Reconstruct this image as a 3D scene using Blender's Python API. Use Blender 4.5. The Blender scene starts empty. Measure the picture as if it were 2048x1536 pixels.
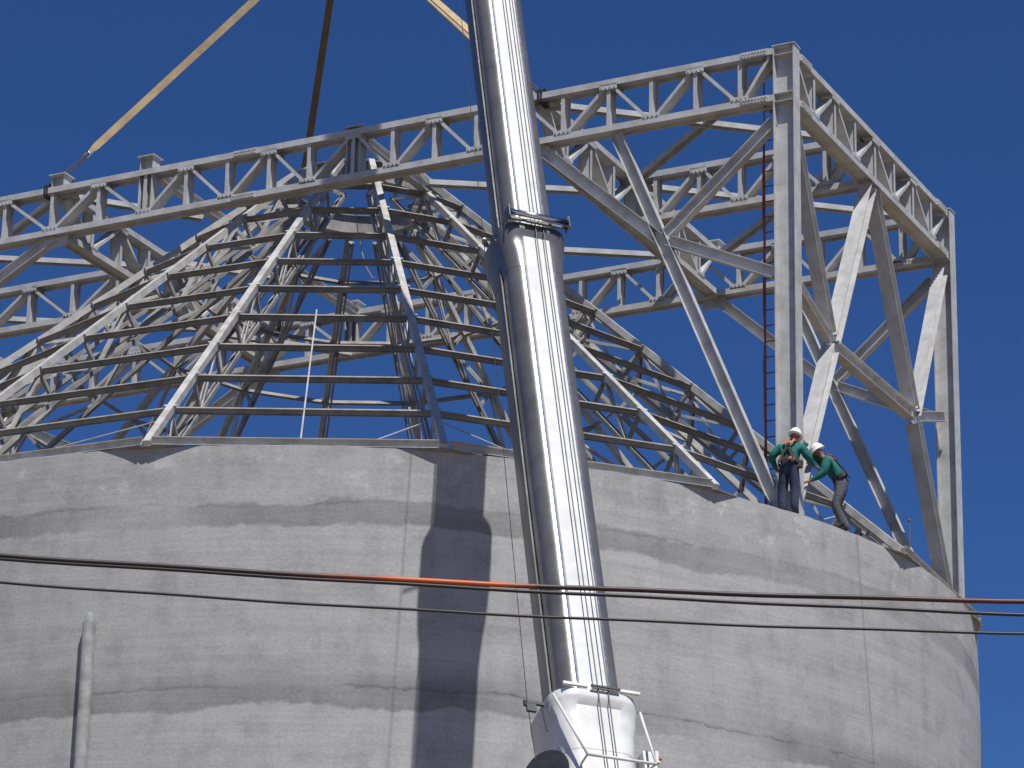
import bpy, bmesh, math, random
from mathutils import Vector, Matrix

random.seed(7)
SC = bpy.context.scene
COL = SC.collection

# ----------------------------------------------------------------------------
# camera, sky, sun, exposure
# ----------------------------------------------------------------------------
# world: metres, z = 0 at the silo rim, silo axis on the z axis, ground at z = -21.8
cam_d = bpy.data.cameras.new("camera")
cam = bpy.data.objects.new("camera", cam_d)
COL.objects.link(cam)
SC.camera = cam
cr = Vector((0.9981828, -0.0570231, 0.0194776))
cu = Vector((-0.0378623, -0.3420668, 0.9389125))
cf = Vector((0.0468771, 0.9379439, 0.3436042))
mw = Matrix((cr, cu, -cf)).transposed().to_4x4()
mw.translation = Vector((0.0, -72.7585, -20.1786))
cam.matrix_world = mw
cam_d.sensor_width = 36.0
cam_d.sensor_fit = 'HORIZONTAL'
cam_d.lens = 6748.985 / 2048.0 * 36.0
cam_d.clip_start = 0.5
cam_d.clip_end = 20000.0

SUN_AZ, SUN_EL = math.radians(21.0), math.radians(62.0)
S = Vector((math.sin(SUN_AZ) * math.cos(SUN_EL), -math.cos(SUN_AZ) * math.cos(SUN_EL), math.sin(SUN_EL)))
world = bpy.data.worlds.new("World")
SC.world = world
world.use_nodes = True
wn = world.node_tree
wn.nodes.clear()
sky = wn.nodes.new("ShaderNodeTexSky")
sky.sky_type = 'NISHITA'
sky.sun_disc = False
sky.sun_elevation = SUN_EL
sky.sun_rotation = math.radians(180.0 - 21.0)
sky.altitude = 500.0
sky.air_density = 0.60
sky.dust_density = 0.0
sky.ozone_density = 10.0
bg = wn.nodes.new("ShaderNodeBackground")
bg.inputs[1].default_value = 0.098
wo = wn.nodes.new("ShaderNodeOutputWorld")
hs = wn.nodes.new("ShaderNodeHueSaturation")
hs.inputs["Hue"].default_value = 0.506
hs.inputs["Saturation"].default_value = 1.10
hs.inputs["Value"].default_value = 1.0
wn.links.new(sky.outputs[0], hs.inputs["Color"])
wn.links.new(hs.outputs[0], bg.inputs[0])
wn.links.new(bg.outputs[0], wo.inputs[0])

sd = bpy.data.lights.new("sun", 'SUN')
sd.energy = 5.0
sd.angle = math.radians(0.53)
sd.color = (1.0, 0.97, 0.93)
sun = bpy.data.objects.new("sun", sd)
COL.objects.link(sun)
sun.location = S * 60
sun.rotation_euler = (-S).to_track_quat('-Z', 'Y').to_euler()

SC.view_settings.view_transform = 'Standard'
SC.view_settings.look = 'None'
SC.view_settings.exposure = 0.0
SC.view_settings.gamma = 1.0
SC.render.engine = 'CYCLES'

# ----------------------------------------------------------------------------
# helpers
# ----------------------------------------------------------------------------
GZ = -21.8
X, Y, Z = Vector((1, 0, 0)), Vector((0, 1, 0)), Vector((0, 0, 1))


class MB:
    """collects shapes, then links them as one mesh object"""

    def __init__(self):
        self.v, self.f, self.m = [], [], []
        self.smooth = False

    def add(self, vs, fs, mi=0):
        o = len(self.v)
        self.v += [Vector(p) for p in vs]
        self.f += [tuple(i + o for i in q) for q in fs]
        self.m += [mi] * len(fs)
        return self

    def loft(self, rings, closed_ends=True, mi=0):
        n = len(rings[0])
        vs = [p for r in rings for p in r]
        fs = []
        for k in range(len(rings) - 1):
            a, b = k * n, (k + 1) * n
            for i in range(n):
                j = (i + 1) % n
                fs.append((a + i, a + j, b + j, b + i))
        if closed_ends:
            fs.append(tuple(reversed(range(n))))
            fs.append(tuple(range((len(rings) - 1) * n, len(rings) * n)))
        return self.add(vs, fs, mi)

    def box(self, c, ax, ay, az, sx, sy, sz, mi=0):
        """centre, unit axes, full sizes"""
        c = Vector(c)
        ps = []
        for k in (-.5, .5):
            ps.append([c + ax * (i * sx) + ay * (j * sy) + az * (k * sz)
                       for i, j in ((-.5, -.5), (.5, -.5), (.5, .5), (-.5, .5))])
        return self.loft(ps, True, mi)

    def profile(self, p, q, sec, d, mi=0):
        """extrude a 2D section (list of (b, d)) from p to q; d = depth direction"""
        p, q = Vector(p), Vector(q)
        a = (q - p).normalized()
        dd = (d - a * d.dot(a)).normalized()
        b = dd.cross(a)
        return self.loft([[p + b * s + dd * t for s, t in sec], [q + b * s + dd * t for s, t in sec]], True, mi)

    def ibeam(self, p, q, d, depth, bf, tf=.016, tw=.012, mi=0):
        h, B = depth / 2, bf / 2
        w = tw / 2
        sec = [(-B, -h), (B, -h), (B, -h + tf), (w, -h + tf), (w, h - tf), (B, h - tf), (B, h), (-B, h), (-B, h - tf),
               (-w, h - tf), (-w, -h + tf), (-B, -h + tf)]
        return self.profile(p, q, sec, d, mi)

    def cbeam(self, p, q, d, depth, bf, t=.012, mi=0):
        """channel: web at b = 0, flanges towards +b"""
        h = depth / 2
        sec = [(0, -h), (bf, -h), (bf, -h + t), (t, -h + t), (t, h - t), (bf, h - t), (bf, h), (0, h)]
        return self.profile(p, q, sec, d, mi)

    def angle(self, p, q, d, s, t=.012, mi=0):
        sec = [(0, 0), (s, 0), (s, t), (t, t), (t, s), (0, s)]
        return self.profile(p, q, sec, d, mi)

    def rect(self, p, q, d, depth, width, mi=0):
        h, b = depth / 2, width / 2
        return self.profile(p, q, [(-b, -h), (b, -h), (b, h), (-b, h)], d, mi)

    def tube(self, pts, r, n=8, mi=0):
        pts = [Vector(p) for p in pts]
        rs = r if isinstance(r, (list, tuple)) else [r] * len(pts)
        rings = []
        prev = None
        for i, p in enumerate(pts):
            a = pts[min(i + 1, len(pts) - 1)] - pts[max(i - 1, 0)]
            a.normalize()
            ref = prev if prev is not None else (Z if abs(a.z) < .9 else X)
            s = (ref - a * ref.dot(a)).normalized()
            prev = s
            t = a.cross(s)
            rings.append([p + s * (rs[i] * math.cos(k * 2 * math.pi / n)) + t * (rs[i] * math.sin(k * 2 * math.pi / n))
                          for k in range(n)])
        return self.loft(rings, True, mi)

    def build(self, name, mat, parent=None, smooth=False):
        org = Vector((0, 0, 0))
        if parent is not None:
            org = root_loc(parent)
        me = bpy.data.meshes.new(name)
        me.from_pydata([tuple(p - org) for p in self.v], [], self.f)
        for mm in (mat if isinstance(mat, (list, tuple)) else [mat]):
            me.materials.append(mm)
        me.polygons.foreach_set("material_index", self.m)
        if smooth:
            me.polygons.foreach_set("use_smooth", [True] * len(me.polygons))
        me.update()
        o = bpy.data.objects.new(name, me)
        COL.objects.link(o)
        if parent is not None:
            o.parent = parent
        return o


def root_loc(o):
    while o.parent is not None:
        o = o.parent
    return o.location.copy()


def tag(o, label=None, cat=None, group=None, kind=None):
    if label:
        o['label'] = label
    if cat:
        o['category'] = cat
    if group:
        o['group'] = group
    if kind:
        o['kind'] = kind
    return o


def empty(name, loc, label, cat, group=None):
    o = bpy.data.objects.new(name, None)
    COL.objects.link(o)
    o.location = loc
    o.empty_display_size = .3
    return tag(o, label, cat, group)


def rebase(o, loc):
    """move a single-mesh thing's origin to its base"""
    loc = Vector(loc)
    o.data.transform(Matrix.Translation(-loc))
    o.location = loc
    return o


# ----------------------------------------------------------------------------
# materials
# ----------------------------------------------------------------------------
def mat(name, col, rough=.5, metal=0.0, noise=0.0, nscale=3.0, bump=0.0, bscale=40.0, dirt=None, coat=0.0, spec=.5):
    m = bpy.data.materials.new(name)
    m.use_nodes = True
    nt = m.node_tree
    b = nt.nodes["Principled BSDF"]
    b.inputs["Base Color"].default_value = (*col, 1)
    b.inputs["Roughness"].default_value = rough
    b.inputs["Metallic"].default_value = metal
    b.inputs["Specular IOR Level"].default_value = spec
    if coat:
        b.inputs["Coat Weight"].default_value = coat
        b.inputs["Coat Roughness"].default_value = .08
    tc = nt.nodes.new("ShaderNodeTexCoord")
    if noise:
        n = nt.nodes.new("ShaderNodeTexNoise")
        n.inputs["Scale"].default_value = nscale
        n.inputs["Detail"].default_value = 6
        n.inputs["Roughness"].default_value = .65
        nt.links.new(tc.outputs["Object"], n.inputs["Vector"])
        r = nt.nodes.new("ShaderNodeValToRGB")
        d = dirt or tuple(c * (1 - noise) for c in col)
        r.color_ramp.elements[0].position = .32
        r.color_ramp.elements[0].color = (*d, 1)
        r.color_ramp.elements[1].position = .62
        r.color_ramp.elements[1].color = (*[min(1, c * (1 + noise * .35)) for c in col], 1)
        nt.links.new(n.outputs["Fac"], r.inputs["Fac"])
        nt.links.new(r.outputs["Color"], b.inputs["Base Color"])
        mr = nt.nodes.new("ShaderNodeMapRange")
        mr.inputs[3].default_value = rough * .8
        mr.inputs[4].default_value = min(1, rough * 1.3)
        nt.links.new(n.outputs["Fac"], mr.inputs[0])
        nt.links.new(mr.outputs[0], b.inputs["Roughness"])
    if bump:
        n2 = nt.nodes.new("ShaderNodeTexNoise")
        n2.inputs["Scale"].default_value = bscale
        n2.inputs["Detail"].default_value = 3
        nt.links.new(tc.outputs["Object"], n2.inputs["Vector"])
        bp = nt.nodes.new("ShaderNodeBump")
        bp.inputs["Strength"].default_value = bump
        bp.inputs["Distance"].default_value = .02
        nt.links.new(n2.outputs["Fac"], bp.inputs["Height"])
        nt.links.new(bp.outputs["Normal"], b.inputs["Normal"])
    return m


M_FRAME = mat("primer_grey_steel", (.50, .503, .50), .5, 0, .20, 2.6, .05, 60, dirt=(.39, .38, .355))
M_ROOF = mat("roof_primer_steel", (.49, .482, .455), .45, 0, .25, 3.0, .05, 60, dirt=(.36, .34, .30))
M_PURLIN = mat("mill_steel_and_chord_shade", (.30, .285, .26), .42, 0, .35, 3.0, .05, 60, spec=.5)  # dark mill steel; on the bottom chords the dark tone is painted shade
M_BOLT = mat("bolt_zinc", (.55, .55, .53), .3, .7, .2, 30)
M_WHITE = mat("boom_white_paint", (.68, .68, .66), .45, 0, .10, 2.0, .02, 30, dirt=(.56, .555, .53))
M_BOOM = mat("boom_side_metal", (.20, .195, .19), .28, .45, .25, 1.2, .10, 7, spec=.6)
M_DARK = mat("dark_steel", (.05, .05, .055), .45, .3, .2, 8)
M_RUBBER = mat("black_cable", (.02, .02, .022), .5)
M_ORANGE = mat("orange_cable", (.62, .13, .03), .45, 0, .3, 2.0)
M_RED = mat("red_rope", (.38, .065, .045), .7, 0, .45, 5)
M_STRAP = mat("tan_webbing", (.47, .35, .19), .8, 0, .25, 3)
M_ROPE = mat("brown_rope", (.10, .075, .05), .85, 0, .3, 12)
M_CHROME = mat("bright_steel", (.75, .75, .75), .18, 1.0, .1, 8)
M_LADDER = mat("ladder_steel", (.16, .12, .10), .6, 0, .3, 5)
M_SHIRT = mat("teal_shirt", (.012, .15, .125), .9, 0, .5, 11, .3, 30)
M_JEANS = mat("blue_jeans", (.03, .042, .08), .9, 0, .6, 11, .3, 30)
M_CAMO = mat("grey_work_trousers", (.085, .095, .105), .9, 0, .6, 16, .3, 30)
M_SKIN = mat("skin", (.30, .15, .09), .55, 0, .15, 20)
M_BOOT = mat("boot_leather", (.03, .025, .02), .6, 0, .2, 20)
M_HAT = mat("white_hard_hat", (.82, .82, .80), .3)
M_HARN = mat("orange_harness", (.75, .16, .04), .75, 0, .25, 20)
M_HARND = mat("dark_harness", (.05, .035, .03), .8, 0, .25, 20)
M_PIPE = mat("grey_pipe", (.30, .30, .29), .7, 0, .35, 4)
M_PALE = mat("pale_steel", (.62, .62, .60), .45, 0, .12, 5)


def concrete_material():
    m = bpy.data.materials.new("slipformed_concrete")
    m.use_nodes = True
    nt = m.node_tree
    N, L = nt.nodes, nt.links
    b = N["Principled BSDF"]
    b.inputs["Roughness"].default_value = .9
    b.inputs["Specular IOR Level"].default_value = .2
    uv = N.new("ShaderNodeUVMap")
    sep = N.new("ShaderNodeSeparateXYZ")
    L.new(uv.outputs[0], sep.inputs[0])

    def noise(sx, sy, scale, detail=5, rough=.6, off=(0, 0, 0), dist=0.0):
        mp = N.new("ShaderNodeMapping")
        mp.inputs["Scale"].default_value = (sx, sy, 1)
        mp.inputs["Location"].default_value = off
        L.new(uv.outputs[0], mp.inputs["Vector"])
        n = N.new("ShaderNodeTexNoise")
        n.inputs["Scale"].default_value = scale
        n.inputs["Detail"].default_value = detail
        n.inputs["Roughness"].default_value = rough
        n.inputs["Distortion"].default_value = dist
        L.new(mp.outputs[0], n.inputs["Vector"])
        return n.outputs["Fac"]

    def math_(op, a, c=None, clamp=False):
        n = N.new("ShaderNodeMath")
        n.operation = op
        n.use_clamp = clamp
        for i, v in enumerate((a, c)):
            if v is None:
                continue
            if isinstance(v, (int, float)):
                n.inputs[i].default_value = v
            else:
                L.new(v, n.inputs[i])
        return n.outputs[0]

    def ramp(fac, stops):
        r = N.new("ShaderNodeValToRGB")
        e = r.color_ramp.elements
        while len(e) < len(stops):
            e.new(.5)
        for k, (p, v) in enumerate(stops):
            e[k].position = p
            e[k].color = (v, v, v, 1)
        L.new(fac, r.inputs[0])
        return r.outputs[0]

    z = sep.outputs[1]
    warp = noise(.35, .35, 1.6, 4, .7, (3, 0, 0))
    slow = noise(.10, .10, 1.0, 2, .5, (9, 4, 0))
    # z lowered by an uneven amount; map -8..0 to 0..1
    zw = math_('ADD', z, math_('MULTIPLY', math_('SUBTRACT', warp, .5), .62))
    zw = math_('ADD', zw, math_('MULTIPLY', math_('SUBTRACT', slow, .5), .8))
    zn = math_('DIVIDE', math_('ADD', zw, 8.0), 8.0, True)

    def P(v):
        return (v + 8) / 8

    # lift bands: (z, darkness)
    bands = ramp(zn, [(0, .93), (P(-6.9), .96), (P(-6.3), .88), (P(-6.0), .98), (P(-4.90), 1.0), (P(-4.86), .60),
                      (P(-4.35), .68), (P(-4.05), .92), (P(-3.2), .97), (P(-2.7), .90), (P(-2.4), .98),
                      (P(-1.50), 1.0), (P(-1.44), .62), (P(-1.05), .66), (P(-1.0), .95), (1.0, .93)])
    # where the band is strong along the wall
    patch = ramp(noise(.16, .3, 1.0, 3, .6, (2, 7, 0)), [(.32, .15), (.55, 1.0)])
    mix = N.new("ShaderNodeMixRGB")
    mix.inputs[1].default_value = (.95, .95, .95, 1)
    L.new(patch, mix.inputs[0])
    L.new(bands, mix.inputs[2])
    # long horizontal slipform streaks
    streak = ramp(noise(.09, 2.4, 1.5, 6, .65, (0, 0, 0), .3), [(.32, .90), (.52, 1.0), (.72, 1.04)])
    streak2 = ramp(noise(.5, 9.0, 1.3, 4, .6), [(.30, .96), (.6, 1.02)])
    blot = ramp(noise(1.0, 1.0, 1.4, 5, .7, (5, 5, 0)), [(.30, .80), (.5, 1.0), (.72, 1.08)])
    fine = ramp(noise(1, 1, 17, 4, .8), [(.28, .80), (.72, 1.12)])
    # drips below the rim
    drip = ramp(noise(2.6, .22, 1.0, 5, .6, (1, 0, 0)), [(.30, .93), (.55, 1.02)])
    # thin dark joint lines at the lifts
    zj = math_('ADD', z, math_('MULTIPLY', math_('SUBTRACT', noise(.9, .9, 1.6, 5, .7, (4, 2, 0)), .5), .34))
    zj = math_('ADD', zj, math_('MULTIPLY', math_('SUBTRACT', slow, .5), .8))
    zjn = math_('DIVIDE', math_('ADD', zj, 8.0), 8.0, True)
    joint = ramp(zjn, [(0, 1), (P(-6.13), 1.0), (P(-6.10), .86), (P(-6.06), 1), (P(-4.53), 1), (P(-4.5), .62),
                       (P(-4.46), 1), (P(-1.09), 1.0), (P(-1.06), .72), (P(-1.02), 1)])
    jp = ramp(noise(.5, .5, 1.2, 4, .6, (7, 1, 0)), [(.42, 0), (.58, 1)])
    mj = N.new("ShaderNodeMixRGB")
    mj.inputs[1].default_value = (1, 1, 1, 1)
    L.new(jp, mj.inputs[0])
    L.new(joint, mj.inputs[2])

    # pale patching near the rim
    pale = ramp(noise(1.3, 1.6, 1.3, 5, .65, (11, 3, 0)), [(.56, 0), (.66, 1)])
    near = ramp(math_('DIVIDE', math_('ADD', z, 8.0), 8.0, True), [(P(-1.0), 0), (P(-.75), 1), (P(-.15), 1), (1.0, .3)])
    pm = math_('MULTIPLY', pale, near)
    pal = math_('ADD', math_('MULTIPLY', pm, .26), 1.0)

    def mul(a, c):
        n = N.new("ShaderNodeMixRGB")
        n.blend_type = 'MULTIPLY'
        n.inputs[0].default_value = 1
        L.new(a, n.inputs[1])
        L.new(c, n.inputs[2])
        return n.outputs[0]

    t = mix.outputs[0]
    for k in (streak, streak2, blot, fine, drip, mj.outputs[0], pal):
        t = mul(t, k)
    base = N.new("ShaderNodeRGB")
    base.outputs[0].default_value = (.435, .433, .418, 1)
    L.new(mul(base.outputs[0], t), b.inputs["Base Color"])
    bp = N.new("ShaderNodeBump")
    bp.inputs["Strength"].default_value = .22
    bp.inputs["Distance"].default_value = .03
    hgt = math_('ADD', math_('MULTIPLY', noise(.3, 5, 1.5, 5, .6), .7), math_('MULTIPLY', noise(1, 1, 18, 2, .7), .35))
    L.new(hgt, bp.inputs["Height"])
    L.new(bp.outputs[0], b.inputs["Normal"])
    return m


def ground_material():
    m = mat("dry_ground", (.21, .155, .095), .95, 0, .35, .25, .4, 4.0)
    return m


# ----------------------------------------------------------------------------
# ground and silo
# ----------------------------------------------------------------------------
g = MB()
gr = [8000, 1200, 300, 90, 30]
rings = []
for r in gr:
    rings.append([Vector((r * math.cos(k * math.pi / 24), r * math.sin(k * math.pi / 24), GZ)) for k in range(48)])
g.loft(rings, False)
g.add(rings[-1], [tuple(range(48))])
ground = g.build("ground", ground_material())
ground.data.flip_normals() if ground.data.polygons[0].normal.z < 0 else None
tag(ground, kind='structure')

R = 14.0
RI = 13.35


def build_silo():
    n = 384
    zs = [GZ, -16, -12, -9, -7, -5.5, -4, -3, -2, -1.2, -.6, -.2, 0]
    me = bpy.data.meshes.new("concrete_silo")
    bm = bmesh.new()
    uvl = bm.loops.layers.uv.new("UVMap")
    rnd = random.Random(3)
    ph = [rnd.uniform(0, 6.28) for _ in range(8)]

    def wob(th):
        return .003 * math.sin(17 * th + ph[0]) + .004 * math.sin(43 * th + ph[1]) + .007 * math.sin(101 * th + ph[2]) \
            + .005 * math.sin(171 * th + ph[3])

    cols = []
    for i in range(n):
        th = 2 * math.pi * i / n
        col = []
        for z in zs:
            rr = R + .006 * math.sin(9 * z + 5 * th) + .005 * math.sin(31 * th + 2 * z)
            col.append(bm.verts.new((rr * math.sin(th), -rr * math.cos(th), z + (wob(th) if z == 0 else 0))))
        rr = R - .05
        col.append(bm.verts.new((rr * math.sin(th), -rr * math.cos(th), .02 + wob(th))))
        col.append(bm.verts.new((RI * math.sin(th), -RI * math.cos(th), .015 + wob(th) * .6)))
        col.append(bm.verts.new((RI * math.sin(th), -RI * math.cos(th), -6.0)))
        cols.append(col)
    vv = zs + [.02, .6, 6.6]
    for i in range(n):
        a, c = cols[i], cols[(i + 1) % n]
        for k in range(len(a) - 1):
            f = bm.faces.new((a[k], c[k], c[k + 1], a[k + 1]))
            f.smooth = k < len(zs) - 1
            th0 = 2 * math.pi * i / n
            if th0 > math.pi:
                th0 -= 2 * math.pi
            th1 = th0 + 2 * math.pi / n
            for lp, (t, q) in zip(f.loops, ((th0, k), (th1, k), (th1, k + 1), (th0, k + 1))):
                lp[uvl].uv = (t * R, vv[q])
    bm.edges.ensure_lookup_table()
    for e in bm.edges:
        e.smooth = min(v.co.z for v in e.verts) < -.03
    bm.to_mesh(me)
    bm.free()
    me.materials.append(concrete_material())
    o = bpy.data.objects.new("concrete_silo", me)
    COL.objects.link(o)
    rebase(o, (0, 0, GZ))
    return tag(o, 'huge round grey concrete silo with banded stains filling the lower half', 'silo')


build_silo()


def radial(th, r, z):
    return Vector((r * math.sin(th), -r * math.cos(th), z))


# ----------------------------------------------------------------------------
# conical roof frame: 16 trussed rafters, rings of purlins, hub
# ----------------------------------------------------------------------------
NR = 16
TH0 = -0.0746
RF, ZF = 14.085, 0.15
RH, ZH = 1.8, 11.19
roof = empty("conical_roof_frame", (0, 0, 0), 'open conical roof skeleton of grey rafters and purlins on the silo', 'roof frame')
SL = math.atan2(ZH - ZF, RF - RH)
TS = [.1 * k for k in range(1, 10)]


def rafter_th(k):
    return TH0 + (k + .5) * 2 * math.pi / NR


def on_rafter(k, t, off=0.0):
    """point on rafter k, off = distance perpendicular below the top chord"""
    th = rafter_th(k)
    r = RF + (RH - RF) * t - off * math.sin(SL)
    z = ZF + (ZH - ZF) * t - off * math.cos(SL)
    return radial(th, r, z)


DEP = .80
for k in range(NR):
    th = rafter_th(k)
    out = radial(th, 1, 0)
    nrm = out * math.sin(SL) + Z * math.cos(SL)
    lat = radial(th + math.pi / 2, 1, 0)
    top = MB()
    # two toes to toe channels read as a square chord
    top.rect(on_rafter(k, -.004, .07), on_rafter(k, 1.0, .07), nrm, .14, .14)
    for t in TS:
        top.box(on_rafter(k, t, .005), lat, (on_rafter(k, 1) - on_rafter(k, 0)).normalized(), nrm, .25, .06, .012)
    raf = top.build("rafter", M_ROOF, roof)
    bc = MB()
    tb0 = .05
    for s in (-.045, .045):
        bc.rect(on_rafter(k, tb0, DEP) + lat * s, on_rafter(k, .985, DEP) + lat * s, nrm, .09, .035)
    bc.build("bottom_chord", M_PURLIN, raf)  # dark colour paints in the shade on the chord's underside
    # heel
    he = MB()
    he.rect(on_rafter(k, tb0, DEP - .03), radial(th, 13.75, .06), nrm, .12, .12)
    he.box(radial(th, 13.72, .04), lat, out, Z, .42, .42, .05)
    he.rect(radial(th, 13.74, .05), on_rafter(k, .020, .14), out, .14, .12)
    he.build("heel_bracket", M_ROOF, raf)
    tl = [0.05] + TS + [.98]
    for i, t in enumerate(tl):
        po = MB()
        po.rect(on_rafter(k, t, .13), on_rafter(k, t, DEP), lat, .065, .075)
        po.build("post", M_PURLIN, raf)
        if i < len(tl) - 1:
            t2 = tl[i + 1]
            d = MB()
            for s in (-.035, .035):
                if i % 2 == 0:
                    d.rect(on_rafter(k, t, DEP - .02) + lat * s, on_rafter(k, t2, .14) + lat * s, lat, .02, .055)
                else:
                    d.rect(on_rafter(k, t, .14) + lat * s, on_rafter(k, t2, DEP - .02) + lat * s, lat, .02, .055)
            d.build("diagonal", M_ROOF, raf)
    # added plate under the eave corner, blocks sun to fill the wall shadow
    cp = MB()
    pc_ = [radial(th, RF + .05, 0), radial(th + .050, 13.98, 0), radial(th + .03, 13.55, 0), radial(th - .03, 13.55, 0), radial(th - .050, 13.98, 0)]
    cp.loft([[p + Z * (ZF - .150) for p in pc_], [p + Z * (ZF - .138) for p in pc_]])
    cp.build("sun_block_plate", M_PURLIN, raf)
    # ring members to the next rafter
    th2 = rafter_th(k + 1)
    thm = (th + th2) / 2
    outm = radial(thm, 1, 0)
    nm = outm * math.sin(SL) + Z * math.cos(SL)
    dn = outm * math.cos(SL) - Z * math.sin(SL)     # down the slope
    latm = radial(thm + math.pi / 2, 1, 0)
    for t in TS:
        p, q = on_rafter(k, t, .10), on_rafter(k + 1, t, .10)
        gap = latm * .075
        m_ = MB()
        m_.cbeam(q - gap, p + gap, nm, .135, .06, .008)
        m_.build("purlin", M_PURLIN, roof)
    # eave beam (not yet fitted beside the workers)
    if k == 1:
        continue
    m_ = MB()
    p, q = on_rafter(k, 0, .0), on_rafter(k + 1, 0, .0)
    m_.cbeam(q - latm * .09 - Z * .045, p + latm * .09 - Z * .045, Z, .16, .075, .010)
    m_.build("eave_beam", M_ROOF, roof)
# hub: upper ring plate, lower ring drum
hub = MB()


def ring(mb, r0, r1, z0, z1, n=48):
    rr = [[radial(2 * math.pi * i / n, r, z) for i in range(n)] for r, z in ((r1, z0), (r1, z1), (r0, z1), (r0, z0), (r1, z0))]
    mb.loft(rr, False)


ring(hub, 1.60, 1.64, ZH - .48, ZH - .04)
ring(hub, 1.50, 1.72, ZH - .50, ZH - .48)
ring(hub, 1.52, 1.78, ZH - .04, ZH - .02)
hub.build("hub_ring", M_PURLIN, roof)

# sag rods and cross ties in the front facets
m_ = MB()
m_.tube([on_rafter(-1, .005, .06).lerp(on_rafter(0, .005, .06), .515), on_rafter(-1, .41, .0).lerp(on_rafter(0, .41, .0), .46)], .017, 6)
m_.build("sag_rod", M_FRAME, roof)
for (k, a, c) in ((-1, (.004, .68), (.092, .98)), (0, (.092, .02), (.012, .34)), (-2, (.085, .95), (.006, .30)), (1, (.01, .55), (.09, .97)),
                  (2, (.09, .05), (.006, .9))):
    m_ = MB()
    m_.tube([on_rafter(k, a[0], .2).lerp(on_rafter(k + 1, a[0], .2), a[1]), on_rafter(k, c[0], .2).lerp(on_rafter(k + 1, c[0], .2), c[1])], .014, 5)
    m_.build("tie_rod", M_ROOF, roof)

# ----------------------------------------------------------------------------
# rectangular steel frame of lattice trusses
# ----------------------------------------------------------------------------
BETA = 1.0513
E_ = Vector((math.sin(BETA), -math.cos(BETA), 0))     # along the long trusses, to the right
W_ = Vector((math.cos(BETA), math.sin(BETA), 0))      # away from the camera
HW, ZT, H_ = 4.737, 10.235, 1.05
UR, UL = 12.63, -12.9
U2, U1 = 6.95, -5.15


def F(u, v, z):
    return E_ * u + W_ * v + Z * z


frame = empty("steel_frame", F(UR, -HW, 0), 'tall light grey lattice truss frame on columns, lifted over the silo roof', 'steel frame')
ZTC, ZBC = ZT - .085, ZT - H_ - .085       # chord centre lines
CD, CB = .36, .14                           # chord depth (across the truss) and flange


def gusset(mb, c, ax, n, wdt, hgt, off):
    for s in (-1, 1):
        mb.box(c + n * (s * off), ax, Z, n, wdt, hgt, .012)


def bolts(mb, c, ax, up, n, nx, ny, sx, sy, off, r=.020, hh=.03):
    for i in range(nx):
        for j in range(ny):
            p = c + ax * ((i - (nx - 1) / 2) * sx) + up * ((j - (ny - 1) / 2) * sy) + n * off
            mb.box(p + n * hh / 2, ax, up, n, r * 2, r * 2, hh)


def truss(P, ax, nn, s0, s1, nodes, label=None, first_top=False, splices=(), endclear=.12, vbf=.085, light=True):
    """P(s,z) position function along the truss; nodes = list of (s, is_top)"""
    a, c = (s0, s1) if s0 < s1 else (s1, s0)
    ch = MB()
    ch.ibeam(P(a + endclear, ZTC), P(c - endclear, ZTC), nn, CD, CB, .014, .010)
    ch.ibeam(P(a + endclear, ZBC), P(c - endclear, ZBC), nn, CD, CB, .014, .010)
    t = ch.build("truss", M_FRAME, frame)
    if label:
        t['label'] = label
    zt, zb = ZTC - CB / 2, ZBC + CB / 2
    for i, (s, up) in enumerate(nodes):
        m = MB()
        m.ibeam(P(s, zb), P(s, zt), nn, .30, vbf, .010, .008)
        m.build("vertical", M_FRAME, t)
        m = MB()
        gc_ = P(s, zt - .02) if up else P(s, zb + .02)
        gusset(m, gc_, ax, nn, .40, .13, CD / 2 - .006)
        for sg in (-1, 1):
            bolts(m, gc_ + Z * (-.02 if up else .02), ax, Z, nn * sg, 4, 1, .10, .05, CD / 2 - .002, .014, .022)
        m.build("gusset_plate", M_FRAME, t)
    pts = sorted(nodes)
    if pts:
        seq = [(a + endclear, not pts[0][1])] + pts + [(c - endclear, not pts[-1][1])]
        for (sa, ua), (sb, ub) in zip(seq[:-1], seq[1:]):
            if ua == ub or abs(sb - sa) < .3:
                continue
            g_ = .10 * (1 if sb > sa else -1)
            m = MB()
            m.ibeam(P(sa + g_, zt - .03 if ua else zb + .03), P(sb - g_, zt - .03 if ub else zb + .03), nn, .29, vbf * .85, .010, .008)
            m.build("diagonal", M_FRAME, t)
    for s, zz in [(s_, z_) for s_ in splices for z_ in (ZTC, ZBC)]:
        m = MB()
        if True:
            for sg in (-1, 1):
                m.box(P(s, zz) + nn * (sg * (CD / 2 + .008)), ax, Z, nn, .62, .15, .014)
                bolts(m, P(s, zz), ax, Z, nn * sg, 8, 2, .07, .08, CD / 2 + .015)
            for dz in (.05, -.05):
                bolts(m, P(s, zz + CB / 2), ax, nn, Z, 8, 1, .07, .08, .0, .018, .035)
        m.build("splice_plate", [M_FRAME], t)
    return t


def PF(v):
    return lambda s, z: F(s, v, z)


def PS(u):
    return lambda s, z: F(u, s, z)


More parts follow.
